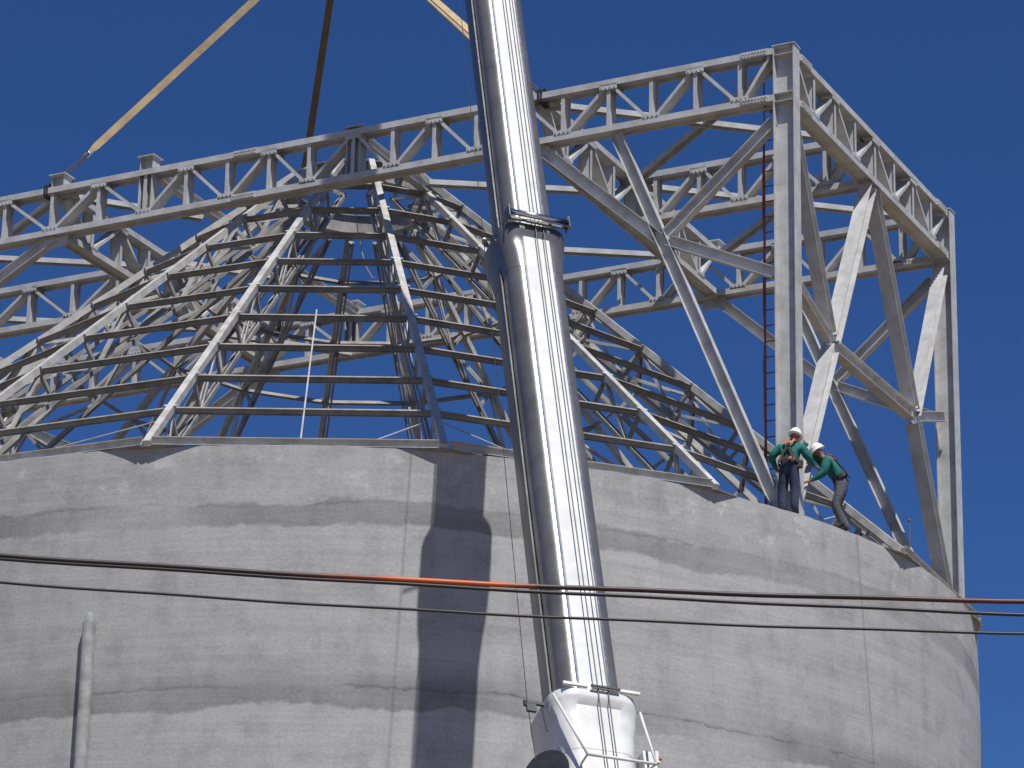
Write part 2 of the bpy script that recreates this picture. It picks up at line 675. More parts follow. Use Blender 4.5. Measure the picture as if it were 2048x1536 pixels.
long_nodes = [(11.66, False), (10.66, True), (9.66, False), (8.68, True), (7.62, False), (6.60, True), (5.56, False), (4.55, True),
              (3.53, False), (2.56, True), (1.45, False), (.44, True), (-.63, False), (-1.70, True), (-2.77, False), (-4.01, True),
              (-5.27, False), (-6.56, True), (-7.85, False), (-9.1, True), (-10.4, False), (-11.6, True)]
truss(PF(-HW), E_, W_, UL, UR, long_nodes, 'front long truss with bolted splices', splices=(12.0, -.15), endclear=.22)
truss(PF(HW), E_, W_, UL, UR, long_nodes, 'rear long truss seen behind the roof rafters', splices=(12.0, -.15), endclear=.22)
truss(PF(0), E_, W_, U2, UR, [n for n in long_nodes if U2 + .3 < n[0] < UR - .3], splices=())
truss(PF(0), E_, W_, UL, U1, [n for n in long_nodes if UL + .3 < n[0] < U1 - .3], splices=())
step = 2 * HW / 8
sn = [(-HW + step * i, i % 2 == 0) for i in range(1, 8)]
for u in (UR, U2, U1, UL):
    truss(PS(u), W_, E_, -HW, HW, sn, 'end truss running back along the right side' if u == UR else None,
          splices=(-HW + .62, HW - .62) if u == UR else (), endclear=.16)

# transverse half beams and plan bracing
ZB_ = ZTC - .01


def member(name, p, q, d, dep, bf, parent=frame, tf=.014, mtl=None):
    m = MB()
    m.ibeam(p, q, d, dep, bf, tf, .010)
    return m.build(name, mtl or M_FRAME, parent)


def flat(name, p, q, wid, dep=.12, parent=frame):
    """plan bracing: channel lying flat, web up"""
    m = MB()
    a = (q - p).normalized()
    m.cbeam(p, q, Z.cross(a), wid, dep, .010)
    return m.build(name, M_FRAME, parent)


for u in (-2.62, 2.58):
    for s in (-1, 1):
        member("cross_beam", F(u, s * (HW - .14), ZB_), F(u, s * 1.55, ZB_), Z, .20, .20)
PB = [((U2, -HW), (UR, 0)), ((U2, 0), (UR, -HW)), ((U2, 0), (UR, HW)), ((U2, HW), (UR, 0)),
      ((U1, -HW), (UL, 0)), ((U1, 0), (UL, -HW)), ((U1, 0), (UL, HW)), ((U1, HW), (UL, 0)),
      ((U1, -HW), (-2.7, -2.1)), ((U1, -.5), (-2.7, 2.1)), ((U2, HW), (2.66, 2.1)), ((U2, .5), (2.66, -2.1))]
for i, (p, q) in enumerate(PB):
    p3, q3 = F(p[0], p[1], ZB_ - .02 - .012 * (i % 2)), F(q[0], q[1], ZB_ - .02 - .012 * (i % 2))
    a = (q3 - p3).normalized()
    flat("plan_brace", p3 + a * .25, q3 - a * .25, .20)
for sg in (1,):
    flat("plan_brace", F(U1 + .15, sg * 2.0, ZBC), F(-2.7, sg * (HW - .2), ZBC), .16)

# columns
def column(u, v, nrm):
    m = MB()
    m.ibeam(F(u, v, .05), F(u, v, ZT + .02), E_, .46, .32, .022, .014)
    c = m.build("column", M_FRAME, frame)
    for z in (ZT, ZTC - CB / 2 - .02, ZBC + CB / 2 + .02, ZBC - CB / 2 - .02):
        s = MB()
        for sg in (-1, 1):
            s.box(F(u, v, z) + W_ * (sg * .083), E_, W_, Z, .412, .150, .014)
        s.build("stiffener_plate", M_FRAME, c)
    b = MB()
    b.box(F(u, v, .03), E_, W_, Z, .62, .48, .04)
    bolts(b, F(u, v, .05), E_, W_, Z, 2, 2, .5, .36, 0, .03, .05)
    b.build("base_plate", M_FRAME, c)
    k = MB()
    k.box(F(u, v, ZT + .03), E_, W_, Z, .50, .36, .02)
    k.build("cap_plate", M_FRAME, c)
    return c


for u in (UR, UL):
    for v in (-HW, HW):
        column(u, v, None)

# braces below the trusses, long sides
ZK = ZBC - CB / 2
for v in (-HW, HW):
    for (pa, pb, dep, bf) in (((8.80, ZK), (12.42, .25), .25, .20),
                              ((U2 + .05, ZK), (9.82, 6.46), .25, .20),
                              ((9.98, 6.55), (12.36, 8.62), .23, .20),
                              ((10.0, 6.40), (12.36, 5.30), .23, .20)):
        member("brace", F(pa[0], v, pa[1]), F(pb[0], v, pb[1]), W_.cross((F(pb[0], v, pb[1]) - F(pa[0], v, pa[1])).normalized()), dep, bf)
    for (pa, pb, dep, bf) in (((-7.0, ZK), (UL + .25, .25), .25, .20),
                              ((U1 - .05, ZK), (-9.0, 6.95), .25, .20),
                              ((-9.2, 6.9), (UL + .25, 8.6), .23, .20)):
        member("brace", F(pa[0], v, pa[1]), F(pb[0], v, pb[1]), W_.cross((F(pb[0], v, pb[1]) - F(pa[0], v, pa[1])).normalized()), dep, bf)
    g_ = MB()
    g_.box(F(9.93, v, 6.48), E_, Z, W_, .42, .34, .02)
    g_.build("gusset_plate", M_FRAME, frame)
    for u in (U2, U1):
        g_ = MB()
        g_.box(F(u, v, ZK - .12), E_, Z, W_, .6, .24, .02)
        g_.build("gusset_plate", M_FRAME, frame)
# braces, end sides
for u in (UR, UL):
    for sg in (-1, 1):
        for (pa, pb, dep, bf, nm) in (((.06, ZK), (2.36, 4.66), .27, .30, 0), ((2.47, 4.42), (4.50, .62), .27, .30, 0),
                                      ((2.50, 4.66), (4.50, 8.70), .25, .26, 0), ((2.58, 4.60), (4.50, 5.22), .22, .20, 0)):
            p, q = F(u, sg * pa[0], pa[1]), F(u, sg * pb[0], pb[1])
            member("brace", p, q, E_.cross((q - p).normalized()), dep, bf)
        g_ = MB()
        g_.box(F(u, sg * 2.43, 4.58), W_, Z, E_, .46, .40, .024)
        g_.build("gusset_plate", M_FRAME, frame)
    p, q = F(u, -2.3, 4.52), F(u, 2.3, 4.56)
    member("tie_beam", p, q, Z, .27, .24)

# stub columns above the chords
for (u, v, top) in ((2.56, -HW, ZT + .03), (-2.77, -HW, ZT + .30), (U1, -HW, ZT + .27),
                    (2.56, HW, ZT + .2), (-2.77, HW, ZT + .2), (U1, HW, ZT + .2), (U2, HW, ZT + .2), (U2, 0, ZT + .12), (U1, 0, ZT + .12)):
    m = MB()
    m.ibeam(F(u, v, (ZTC if u in (U1, U2) else ZBC) + CB / 2 + .004), F(u, v, top), E_, .34, .30, .016, .012)
    sc = m.build("stub_column", M_FRAME, frame)
    k = MB()
    k.box(F(u, v, top + .011), E_, W_, Z, .44, .40, .022)
    k.build("cap_plate", M_FRAME, sc)

# ----------------------------------------------------------------------------
# mobile crane boom
# ----------------------------------------------------------------------------
BA = Vector((-.08493, .37180, .92442)).normalized()
BB = Vector((5.0968, -25.7272, -20.0))
BN = (Z - BA * BA.z).normalized()
BN = Matrix.Rotation(math.radians(5.0), 3, BA) @ BN
BL = BA.cross(BN) * -1
if BL.x < 0:
    BL = -BL
crane = empty("crane_boom", BB, 'white and silver telescopic crane boom leaning across the picture', 'crane')


def bp(s, l, n):
    return BB + BA * s + BL * l + BN * n


def boom_profile(w, n=10):
    """closed section, flat upper face, rounded corners, U-shaped underside; w = full width"""
    h = w / 2
    pts = []
    ft, rc = .47 * h, .53 * h
    # upper right corner, from flat to side
    top = h * 1.02
    for i in range(n + 1):
        a = math.pi / 2 * (1 - i / n)
        pts.append((ft + rc * math.cos(a), top - rc + rc * math.sin(a)))
    # underside
    lo = -h * .45
    for i in range(1, 2 * n):
        a = -math.pi * i / (2 * n)
        pts.append((h * math.cos(a), lo + h * .85 * math.sin(a)))
    for i in range(n + 1):
        a = math.pi / 2 + math.pi / 2 * (1 - i / n)
        pts.append((-ft + rc * math.cos(a), top - rc + rc * math.sin(a)))
    return pts


def boom_loft(mb, secs, mi=0):
    """secs: list of (s, width, n_shift)"""
    rings = []
    for s, w, sh in secs:
        rings.append([bp(s, l, n + sh) for l, n in boom_profile(w)])
    mb.loft(rings, True, mi)


W3, W2, W1 = .92, 1.06, 1.22
S_C1, S_C2 = 24.95, 14.50
sections = []
for (nm, w, s0, s1) in (("boom_section", W3, 24.4, 47.0), ("boom_section", W2, 14.0, S_C1 - .05), ("boom_section", W1, 0.0, S_C2 - .25)):
    m = MB()
    ss = [s0 + (s1 - s0) * i / 24 for i in range(25)]
    boom_loft(m, [(s, w, 0) for s in ss])
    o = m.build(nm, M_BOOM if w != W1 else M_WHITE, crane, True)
    for p in o.data.polygons:
        if len(p.vertices) > 6:
            p.use_smooth = False
    sections.append(o)
sections[0]['label'] = 'slim upper boom section'
sections[1]['label'] = 'middle boom section with silver sides'
sections[2]['label'] = 'white outer boom section at the bottom of the picture'
# white painted upper face plates
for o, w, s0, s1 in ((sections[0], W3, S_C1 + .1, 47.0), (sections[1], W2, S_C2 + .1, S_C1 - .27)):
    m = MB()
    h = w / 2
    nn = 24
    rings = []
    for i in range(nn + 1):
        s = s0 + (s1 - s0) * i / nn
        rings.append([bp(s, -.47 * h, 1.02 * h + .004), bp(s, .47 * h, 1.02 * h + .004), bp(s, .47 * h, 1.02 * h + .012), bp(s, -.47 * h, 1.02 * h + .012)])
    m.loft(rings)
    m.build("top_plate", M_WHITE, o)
    # wear rail along the left side
    m = MB()
    m.rect(bp(s0 - .4, -h - .025, .05 * h), bp(s1, -h - .025, .05 * h), BL, .03, .13)
    m.build("wear_rail", M_BOOM, o)
    m = MB()
    for sg in (-1, 1):
        m.rect(bp(s0, sg * .53 * h, 1.008 * h + .002), bp(s1, sg * .53 * h, 1.008 * h + .002), BN, .014, .03)
    m.build("highlight_bar", M_CHROME, o)  # added bright bars standing in for the sun highlight on the rounded corners


def horn(parent, w, s_top, L, flare, mtl, nm):
    m = MB()
    rings = []
    for (ds, kl, kn) in ((L, 1.006, 1.008), (L * .55, 1.03 + flare * .35, 1.008), (.44, 1.0 + flare * .75, 1.008), (.26, 1.0 + flare * .9, 1.012),
                         (.16, 1.0 + flare * .95, 1.0 + flare * .55), (.10, 1.0 + flare, 1.0 + flare * .6), (0, 1.0 + flare, 1.0 + flare * .6)):
        rings.append([bp(s_top - ds, l * kl, n * (kn if n > 0 else 1.0 + (kl - 1) * .6)) for l, n in boom_profile(w)])
    # inner lip
    rings.append([bp(s_top, l * .99, n * .99) for l, n in boom_profile(w)])
    rings.append([bp(s_top - .3, l * .97, n * .97) for l, n in boom_profile(w)])
    m.loft(rings, False)
    o = m.build(nm, mtl, parent, True)
    mod = o.modifiers.new("edge", 'EDGE_SPLIT')
    mod.split_angle = math.radians(35)
    return o


hd = horn(sections[1], W2, S_C1, 1.0, .22, M_BOOM, "head_collar")
# front guard roller and lip
m = MB()
hh = W2 / 2
m.tube([bp(S_C1 + .10, -.56, hh * 1.02 + .20), bp(S_C1 + .10, .56, hh * 1.02 + .20)], .055, 12)
m.build("guard_roller", M_CHROME, sections[1], True)
m = MB()
for l in (-.575, .575):
    m.box(bp(S_C1 + .06, l, hh * 1.02 + .17), BL, BA, BN, .02, .26, .22)
m.box(bp(S_C1 + .02, 0, hh * 1.02 + .12), BL, BA, BN, 1.12, .03, .04)
for l in (-.42, -.12, .1, .36):
    m.box(bp(S_C1 - .02, l, hh * 1.02 + .16), BL, BA, BN, .2, .05, .05)
m.build("roller_bracket", M_BOOM, sections[1])
m = MB()
m.tube([bp(S_C1 - .06, -.62, .1), bp(S_C1 - .06, -.92, .1)], .022, 8)
m.build("side_pin", M_CHROME, sections[1], True)

hd = horn(sections[2], W1, S_C2, 1.1, .24, M_WHITE, "head_collar")
h1 = W1 / 2
m = MB()
for l0, l1 in ((-.62, -.2), (-.12, .30), (.36, .70)):
    m.rect(bp(S_C2 + .045, l0, h1 * 1.02 + .10), bp(S_C2 + .045, l1, h1 * 1.02 + .10), BN, .05, .05)
m.build("lip_bar", M_WHITE, sections[2])
m = MB()
m.rect(bp(S_C2 + .03, -.16, h1 * 1.02 + .16), bp(S_C2 + .03, .34, h1 * 1.02 + .16), BN, .03, .03)
m.build("cable_guide", M_DARK, sections[2])
# guard rods and step bar on the outer section
m = MB()
m.tube([bp(S_C2 - .10, -.74, h1 * .95), bp(S_C2 - 1.42, -.42, h1 * 1.02 + .26)], .022, 8)
m.tube([bp(S_C2 - .14, .78, h1 * .80), bp(S_C2 - 1.42, .74, h1 * 1.02 + .26)], .022, 8)
m.tube([bp(S_C2 - 1.42, -.42, h1 * 1.02 + .26), bp(S_C2 - 1.42, .74, h1 * 1.02 + .26)], .026, 8)
m.tube([bp(S_C2 - 1.42, -.42, h1 * 1.02 + .26), bp(S_C2 - 1.42, -.42, h1 * 1.0)], .02, 8)
m.tube([bp(S_C2 - 1.42, .74, h1 * 1.02 + .26), bp(S_C2 - 1.42, .6, h1 * .9)], .02, 8)
m.build("guard_rod", M_WHITE, sections[2], True)
m = MB()
m.box(bp(S_C2 - 1.15, .80, .42), BL, BA, BN, .22, .40, .3)
m.box(bp(S_C2 - 1.05, .92, .50), BL, BA, BN, .06, .22, .2)
m.build("control_box", M_WHITE, sections[2])
m = MB()
m.box(bp(S_C2 - 1.08, .96, .60), BL, BA, BN, .05, .05, .05)
m.build("lamp", M_ORANGE, sections[2])
# cable reel on the left flank
ree = MB()
rc = bp(S_C2 - 1.35, -.80, .15)


def disc(mb, c, n, r, t, nn=32):
    u_ = (BA - n * BA.dot(n)).normalized()
    v_ = n.cross(u_)
    rings_ = [[c + n * s + u_ * (r * math.cos(i * 2 * math.pi / nn)) + v_ * (r * math.sin(i * 2 * math.pi / nn)) for i in range(nn)] for s in (-t / 2, t / 2)]
    mb.loft(rings_)


rn = (BL * -.75 + BN * .66).normalized()
disc(ree, rc, rn, .40, .10)
reel = ree.build("cable_reel", M_DARK, sections[2])
m = MB()
disc(m, rc - rn * .07, rn, .44, .03)
disc(m, rc - rn * .15, rn, .44, .03)
m.build("reel_flange", M_WHITE, reel)
# small sheave bracket left of the head
m = MB()
q0 = bp(S_C2 - .12, -.82, .30)
m.box(q0 - BL * .12, BL, BA, BN, .30, .05, .05)
m.box(q0 - BL * .20 - BA * .10, BL, BA, BN, .16, .14, .05)
m.tube([q0 - BL * .02 - BA * .05, q0 - BL * .0 - BA * .55 + BN * .05], .015, 6)
m.tube([q0 - BL * .30 + BA * .03, q0 - BL * .30 - BA * .07], .03, 8)
m.build("sheave_bracket", M_DARK, sections[2])
# hoist ropes along the boom
for l in (-.02, .13):
    m = MB()
    m.tube([bp(2, l * 1.3, h1 * 1.02 + .03), bp(S_C2, l * 1.15, h1 * 1.02 + .105), bp(S_C1, l, W2 * .51 + .09), bp(47.0, l * .8, W3 * .51 + .05)], .011, 6)
    m.build("hoist_rope", M_RUBBER, crane)
# thin load cable from the reel to the boom tip
m = MB()
m.tube([bp(S_C2 - 1.2, -1.02, .25), bp(S_C2 - .1, -1.08, .30), bp(S_C1, -.95, .4), bp(47.0, -.75, .5)], .007, 5)
m.build("sensor_cable", M_DARK, crane)

# ----------------------------------------------------------------------------
# lifting slings to the four truss corners
# ----------------------------------------------------------------------------
HOOK = Vector((-.686, -.486, 18.0))


def sling(P, label, part=.12, mtl=M_STRAP):
    P = Vector(P)
    d = (HOOK - P).normalized()
    L = (HOOK - P).length
    root = empty("lifting_sling", P, label, 'sling', 'slings lifting the frame')
    side = d.cross(Y).normalized()
    q = P + d * (L * part)
    m = MB()
    nst = 40
    w = .085
    rings_ = []
    for i in range(nst + 1):
        p = q + (HOOK - q) * (i / nst)
        tw = .12 + i * .012
        s = side * math.cos(tw) + d.cross(side) * math.sin(tw)
        t = d.cross(s)
        k = w * (.45 if i in (0, nst) else 1)
        rings_.append([p - s * k - t * .018, p + s * k - t * .018, p + s * k + t * .018, p - s * k + t * .018])
    m.loft(rings_)
    m.build("strap", mtl, root)
    m = MB()
    for s in (-.035, .035):
        m.tube([P + side * s * .3, P + d * (L * part * .5) + side * s, q + side * s * .3], .018, 6)
    m.build("choker_rope", M_ROPE, root)
    m = MB()
    m.tube([q - side * .07, q + side * .07], .022, 8)
    m.tube([q - side * .05 - d * .12, q - side * .06, q - side * .05 + d * .10, q + d * .16, q + side * .05 + d * .10, q + side * .06, q + side * .05 - d * .12], .016, 6)
    m.build("shackle", M_CHROME, root, True)
    m = MB()
    for zz in (-.02,):
        c0 = P - Z * .0
        m.tube([c0 + W_ * .17 + Z * .02, c0 + Z * .10, c0 - W_ * .17 + Z * .02, c0 - W_ * .17 - Z * .24, c0 + W_ * .17 - Z * .24, c0 + W_ * .17 + Z * .02], .035, 6)
        m.tube([c0 + W_ * .17 + Z * .02 + E_ * .07, c0 + Z * .12 + E_ * .05, c0 - W_ * .17 + Z * .02 + E_ * .07, c0 - W_ * .17 - Z * .24 + E_ * .06,
                c0 + W_ * .17 - Z * .24 + E_ * .06], .03, 6)
    m.build("choker_loop", M_RUBBER, root)
    return root


sling(F(U1 - .32, -HW, ZT + .03), 'tan webbing sling shackled to the front truss at the far left', .13)
sling(F(U2 + .10, -HW, ZT + .03), 'tan sling running behind the boom top to the front truss', .10)
sling(F(U1 + .3, HW, ZT + .03), 'dark brown sling dropping behind the front truss to the rear truss', .10, mat("brown_webbing", (.14, .095, .05), .85, 0, .25, 3))
sling(F(U2 - .3, HW, ZT + .03), 'tan sling end lying behind the cross truss right of the boom', .26)

# ----------------------------------------------------------------------------
# ladder and red rope beside the front column
# ----------------------------------------------------------------------------
lx, lv = UR - .72, -HW + .55
lad = empty("ladder", F(lx, lv, .02), 'thin brown access ladder hung behind the front column', 'ladder')
m = MB()
m.rect(F(lx, lv, .02), F(lx, lv, ZT - .25), E_, .02, .03)
m.build("rail", M_LADDER, lad)
m = MB()
m.rect(F(lx + .42, lv, .02), F(lx + .42, lv, ZT - .25), E_, .02, .03)
m.build("rail", M_LADDER, lad)
nr = int((ZT - .6) / .34)
for i in range(nr):
    z = .35 + i * .34
    m = MB()
    m.tube([F(lx, lv, z), F(lx + .42, lv, z)], .014, 6)
    m.build("rung", M_LADDER, lad)
m = MB()
m.rect(F(lx + .2, lv, ZT - .25), F(lx + .2, -HW + .1, ZT - .1), Z, .05, .05)
m.rect(F(lx + .2, lv, ZBC), F(lx + .2, -HW + .1, ZBC), Z, .05, .05)
m.build("hanger", M_LADDER, lad)
pts = []
for i in range(40):
    z = 8.6 - 8.5 * i / 39
    pts.append(F(lx + .010 * math.sin(i * .7), lv - .07 + .015 * math.sin(i * 1.3), z))
m = MB()
m.tube(pts, .021, 6)
rp = m.build("red_rope", M_RED)
rebase(rp, pts[-1])
tag(rp, 'red rope hanging straight down beside the ladder rungs', 'rope')

# thin rope hanging inside the roof
m = MB()
q0 = radial(TH0, 1.3, ZH - .9)
pts = [Vector((-.12, -1.25, 10.2)), Vector((-.05, -1.2, 9.7)), Vector((.08, -1.2, 9.1)), Vector((.2, -1.25, 8.7)), Vector((.34, -1.3, 8.45)), Vector((.55, -1.35, 8.45))]
m.tube(pts, .012, 5)
rp = rebase(m.build("hanging_rope", M_STRAP), pts[-1])
tag(rp, 'thin pale rope end dangling below the hub ring', 'rope')
# tag line down the right of the wall
m = MB()
pts = [radial(math.radians(45.5), R + .03, 0.0), radial(math.radians(46.2), R + .03, -1.6), radial(math.radians(47.3), R + .04, -4.3), radial(math.radians(48.4), R + .04, -8.5)]
m.tube(pts, .005, 5)
rp = rebase(m.build("tag_line", M_PIPE), pts[-1])
tag(rp, 'thin cord hanging down the concrete below the crouching worker', 'rope')

# guard posts on the rim
for i, (th, lab) in enumerate(((166, 'thin dark guard post on the far rim, right of the white sag rod'),
                               (187, 'thin dark guard post on the far rim, left of the white sag rod'),
                               (56.5, 'thin guard post on the rim beside the lowest right brace foot'))):
    t = math.radians(th)
    m = MB()
    p = radial(t, 13.72, .02)
    hgt = 1.05 if i == 2 else 2.35
    m.tube([p, p + Z * hgt], .016, 6)
    m.box(p + Z * .03, X, Y, Z, .14, .14, .03)
    m.box(p + Z * hgt, X, Y, Z, .06, .06, .04)
    o = rebase(m.build("guard_post", M_LADDER), p)
    tag(o, lab, 'post', 'guard posts on the rim')

# vertical pipe on the wall, lower left
thp = math.radians(-19.15)
m = MB()
pc = lambda z, dr: radial(thp, R + dr, z)
m.tube([pc(GZ, .10), pc(-12, .10), pc(-3.35, .10), pc(-3.30, .10), pc(-3.22, .10), pc(-3.14, .095)], [.12, .12, .12, .105, .08, .03], 20)
o = rebase(m.build("wall_pipe", M_PIPE, None, True), pc(GZ, .13))
tag(o, 'grey pipe with tapered top running up the wall at lower left', 'pipe')

# ----------------------------------------------------------------------------
# overhead cables in the foreground
# ----------------------------------------------------------------------------
def cable_material():
    m = bpy.data.materials.new("sleeved_cable")
    m.use_nodes = True
    nt = m.node_tree
    b = nt.nodes["Principled BSDF"]
    b.inputs["Roughness"].default_value = .5
    tc = nt.nodes.new("ShaderNodeTexCoord")
    sp = nt.nodes.new("ShaderNodeSeparateXYZ")
    nz = nt.nodes.new("ShaderNodeTexNoise")
    nz.inputs["Scale"].default_value = 3.0
    nz.inputs["Detail"].default_value = 4
    nt.links.new(tc.outputs["Object"], sp.inputs[0])
    nt.links.new(tc.outputs["Object"], nz.inputs["Vector"])
    ad = nt.nodes.new("ShaderNodeMath")
    ad.operation = 'MULTIPLY_ADD'
    nt.links.new(nz.outputs["Fac"], ad.inputs[0])
    ad.inputs[1].default_value = .8
    nt.links.new(sp.outputs[0], ad.inputs[2])
    dv = nt.nodes.new("ShaderNodeMath")
    dv.operation = 'DIVIDE'
    nt.links.new(ad.outputs[0], dv.inputs[0])
    dv.inputs[1].default_value = 20.0
    r = nt.nodes.new("ShaderNodeValToRGB")
    st = [(0, (.02, .02, .022)), (.445, (.025, .018, .018)), (.475, (.25, .05, .02)), (.50, (.62, .14, .035)), (.535, (.60, .12, .03)), (.555, (.05, .025, .02)),
          (.66, (.02, .02, .022)), (.71, (.05, .018, .016)), (.76, (.13, .025, .018)), (1.0, (.13, .025, .018))]
    e = r.color_ramp.elements
    while len(e) < len(st):
        e.new(.5)
    for k, (p, c) in enumerate(st):
        e[k].position = p
        e[k].color = (*c, 1)
    nt.links.new(dv.outputs[0], r.inputs[0])
    nt.links.new(r.outputs[0], b.inputs["Base Color"])
    return m


def cable(pts, r, label, mtl):
    a, b, c = [Vector(p) for p in pts]
    # parabola through three points, carried on to both sides
    def at(x):
        l0 = (x - b.x) * (x - c.x) / ((a.x - b.x) * (a.x - c.x))
        l1 = (x - a.x) * (x - c.x) / ((b.x - a.x) * (b.x - c.x))
        l2 = (x - a.x) * (x - b.x) / ((c.x - a.x) * (c.x - b.x))
        return a * l0 + b * l1 + c * l2
    m = MB()
    xs = [-9 + i * .35 for i in range(61)]
    m.tube([at(x) + Z * .004 * math.sin(x * 3.1) for x in xs], r, 10)
    mats = [mtl]
    o = m.build("overhead_cable", mats, None, True)
    rebase(o, at(-9.0))
    return tag(o, label, 'cable', 'overhead cables crossing the view')


cable([(-2.98, -44.76, -11.67), (.68, -44.76, -11.765), (5.91, -44.76, -11.76)], .023,
      'thickest overhead cable, black with an orange sleeve', cable_material())
cable([(-2.98, -44.76, -11.70), (.68, -44.76, -11.805), (5.91, -44.76, -11.88)], .0165,
      'black overhead cable just under the orange sleeved one', M_RUBBER)
cable([(-2.96, -44.76, -11.91), (.69, -44.76, -12.03), (5.90, -44.76, -12.05)], .0135,
      'lowest and thinnest black overhead cable', M_RUBBER)


# ----------------------------------------------------------------------------
# two workers on the rim
# ----------------------------------------------------------------------------
def skin_body(name, bones, joints, radii, tags, mats, parent, subdiv=2):
    """bones: pairs of joint names; returns one continuous skinned mesh"""
    names = list(joints)
    me = bpy.data.meshes.new(name + "_cage")
    bm = bmesh.new()
    sl = bm.verts.layers.skin.verify()
    vs = {}
    for n in names:
        v = bm.verts.new(joints[n])
        rr = radii[n]
        v[sl].radius = rr if isinstance(rr, tuple) else (rr, rr)
        v[sl].use_root = (n == 'pelvis')
        vs[n] = v
    for a, b in bones:
        bm.edges.new((vs[a], vs[b]))
    bm.to_mesh(me)
    bm.free()
    tmp = bpy.data.objects.new(name + "_cage", me)
    COL.objects.link(tmp)
    sk = tmp.modifiers.new("skin", 'SKIN')
    sk.use_smooth_shade = True
    sk.branch_smoothing = .6
    sb = tmp.modifiers.new("sub", 'SUBSURF')
    sb.levels = subdiv
    sb.render_levels = subdiv
    dg = bpy.context.evaluated_depsgraph_get()
    out = bpy.data.meshes.new_from_object(tmp.evaluated_get(dg))
    bpy.data.objects.remove(tmp)
    out.name = name
    out.materials.clear()
    for mm in mats:
        out.materials.append(mm)
    segs = [(joints[a], joints[b], tags[(a, b)]) for a, b in bones]
    for p in out.polygons:
        c = p.center
        best, bi = 1e9, 0
        for a, b, mi in segs:
            ab = b - a
            t = max(0, min(1, (c - a).dot(ab) / ab.length_squared))
            d = (c - (a + ab * t)).length
            if d < best:
                best, bi = d, mi
        p.material_index = bi
        p.use_smooth = True
    o = bpy.data.objects.new(name, out)
    COL.objects.link(o)
    o.parent = parent
    return o


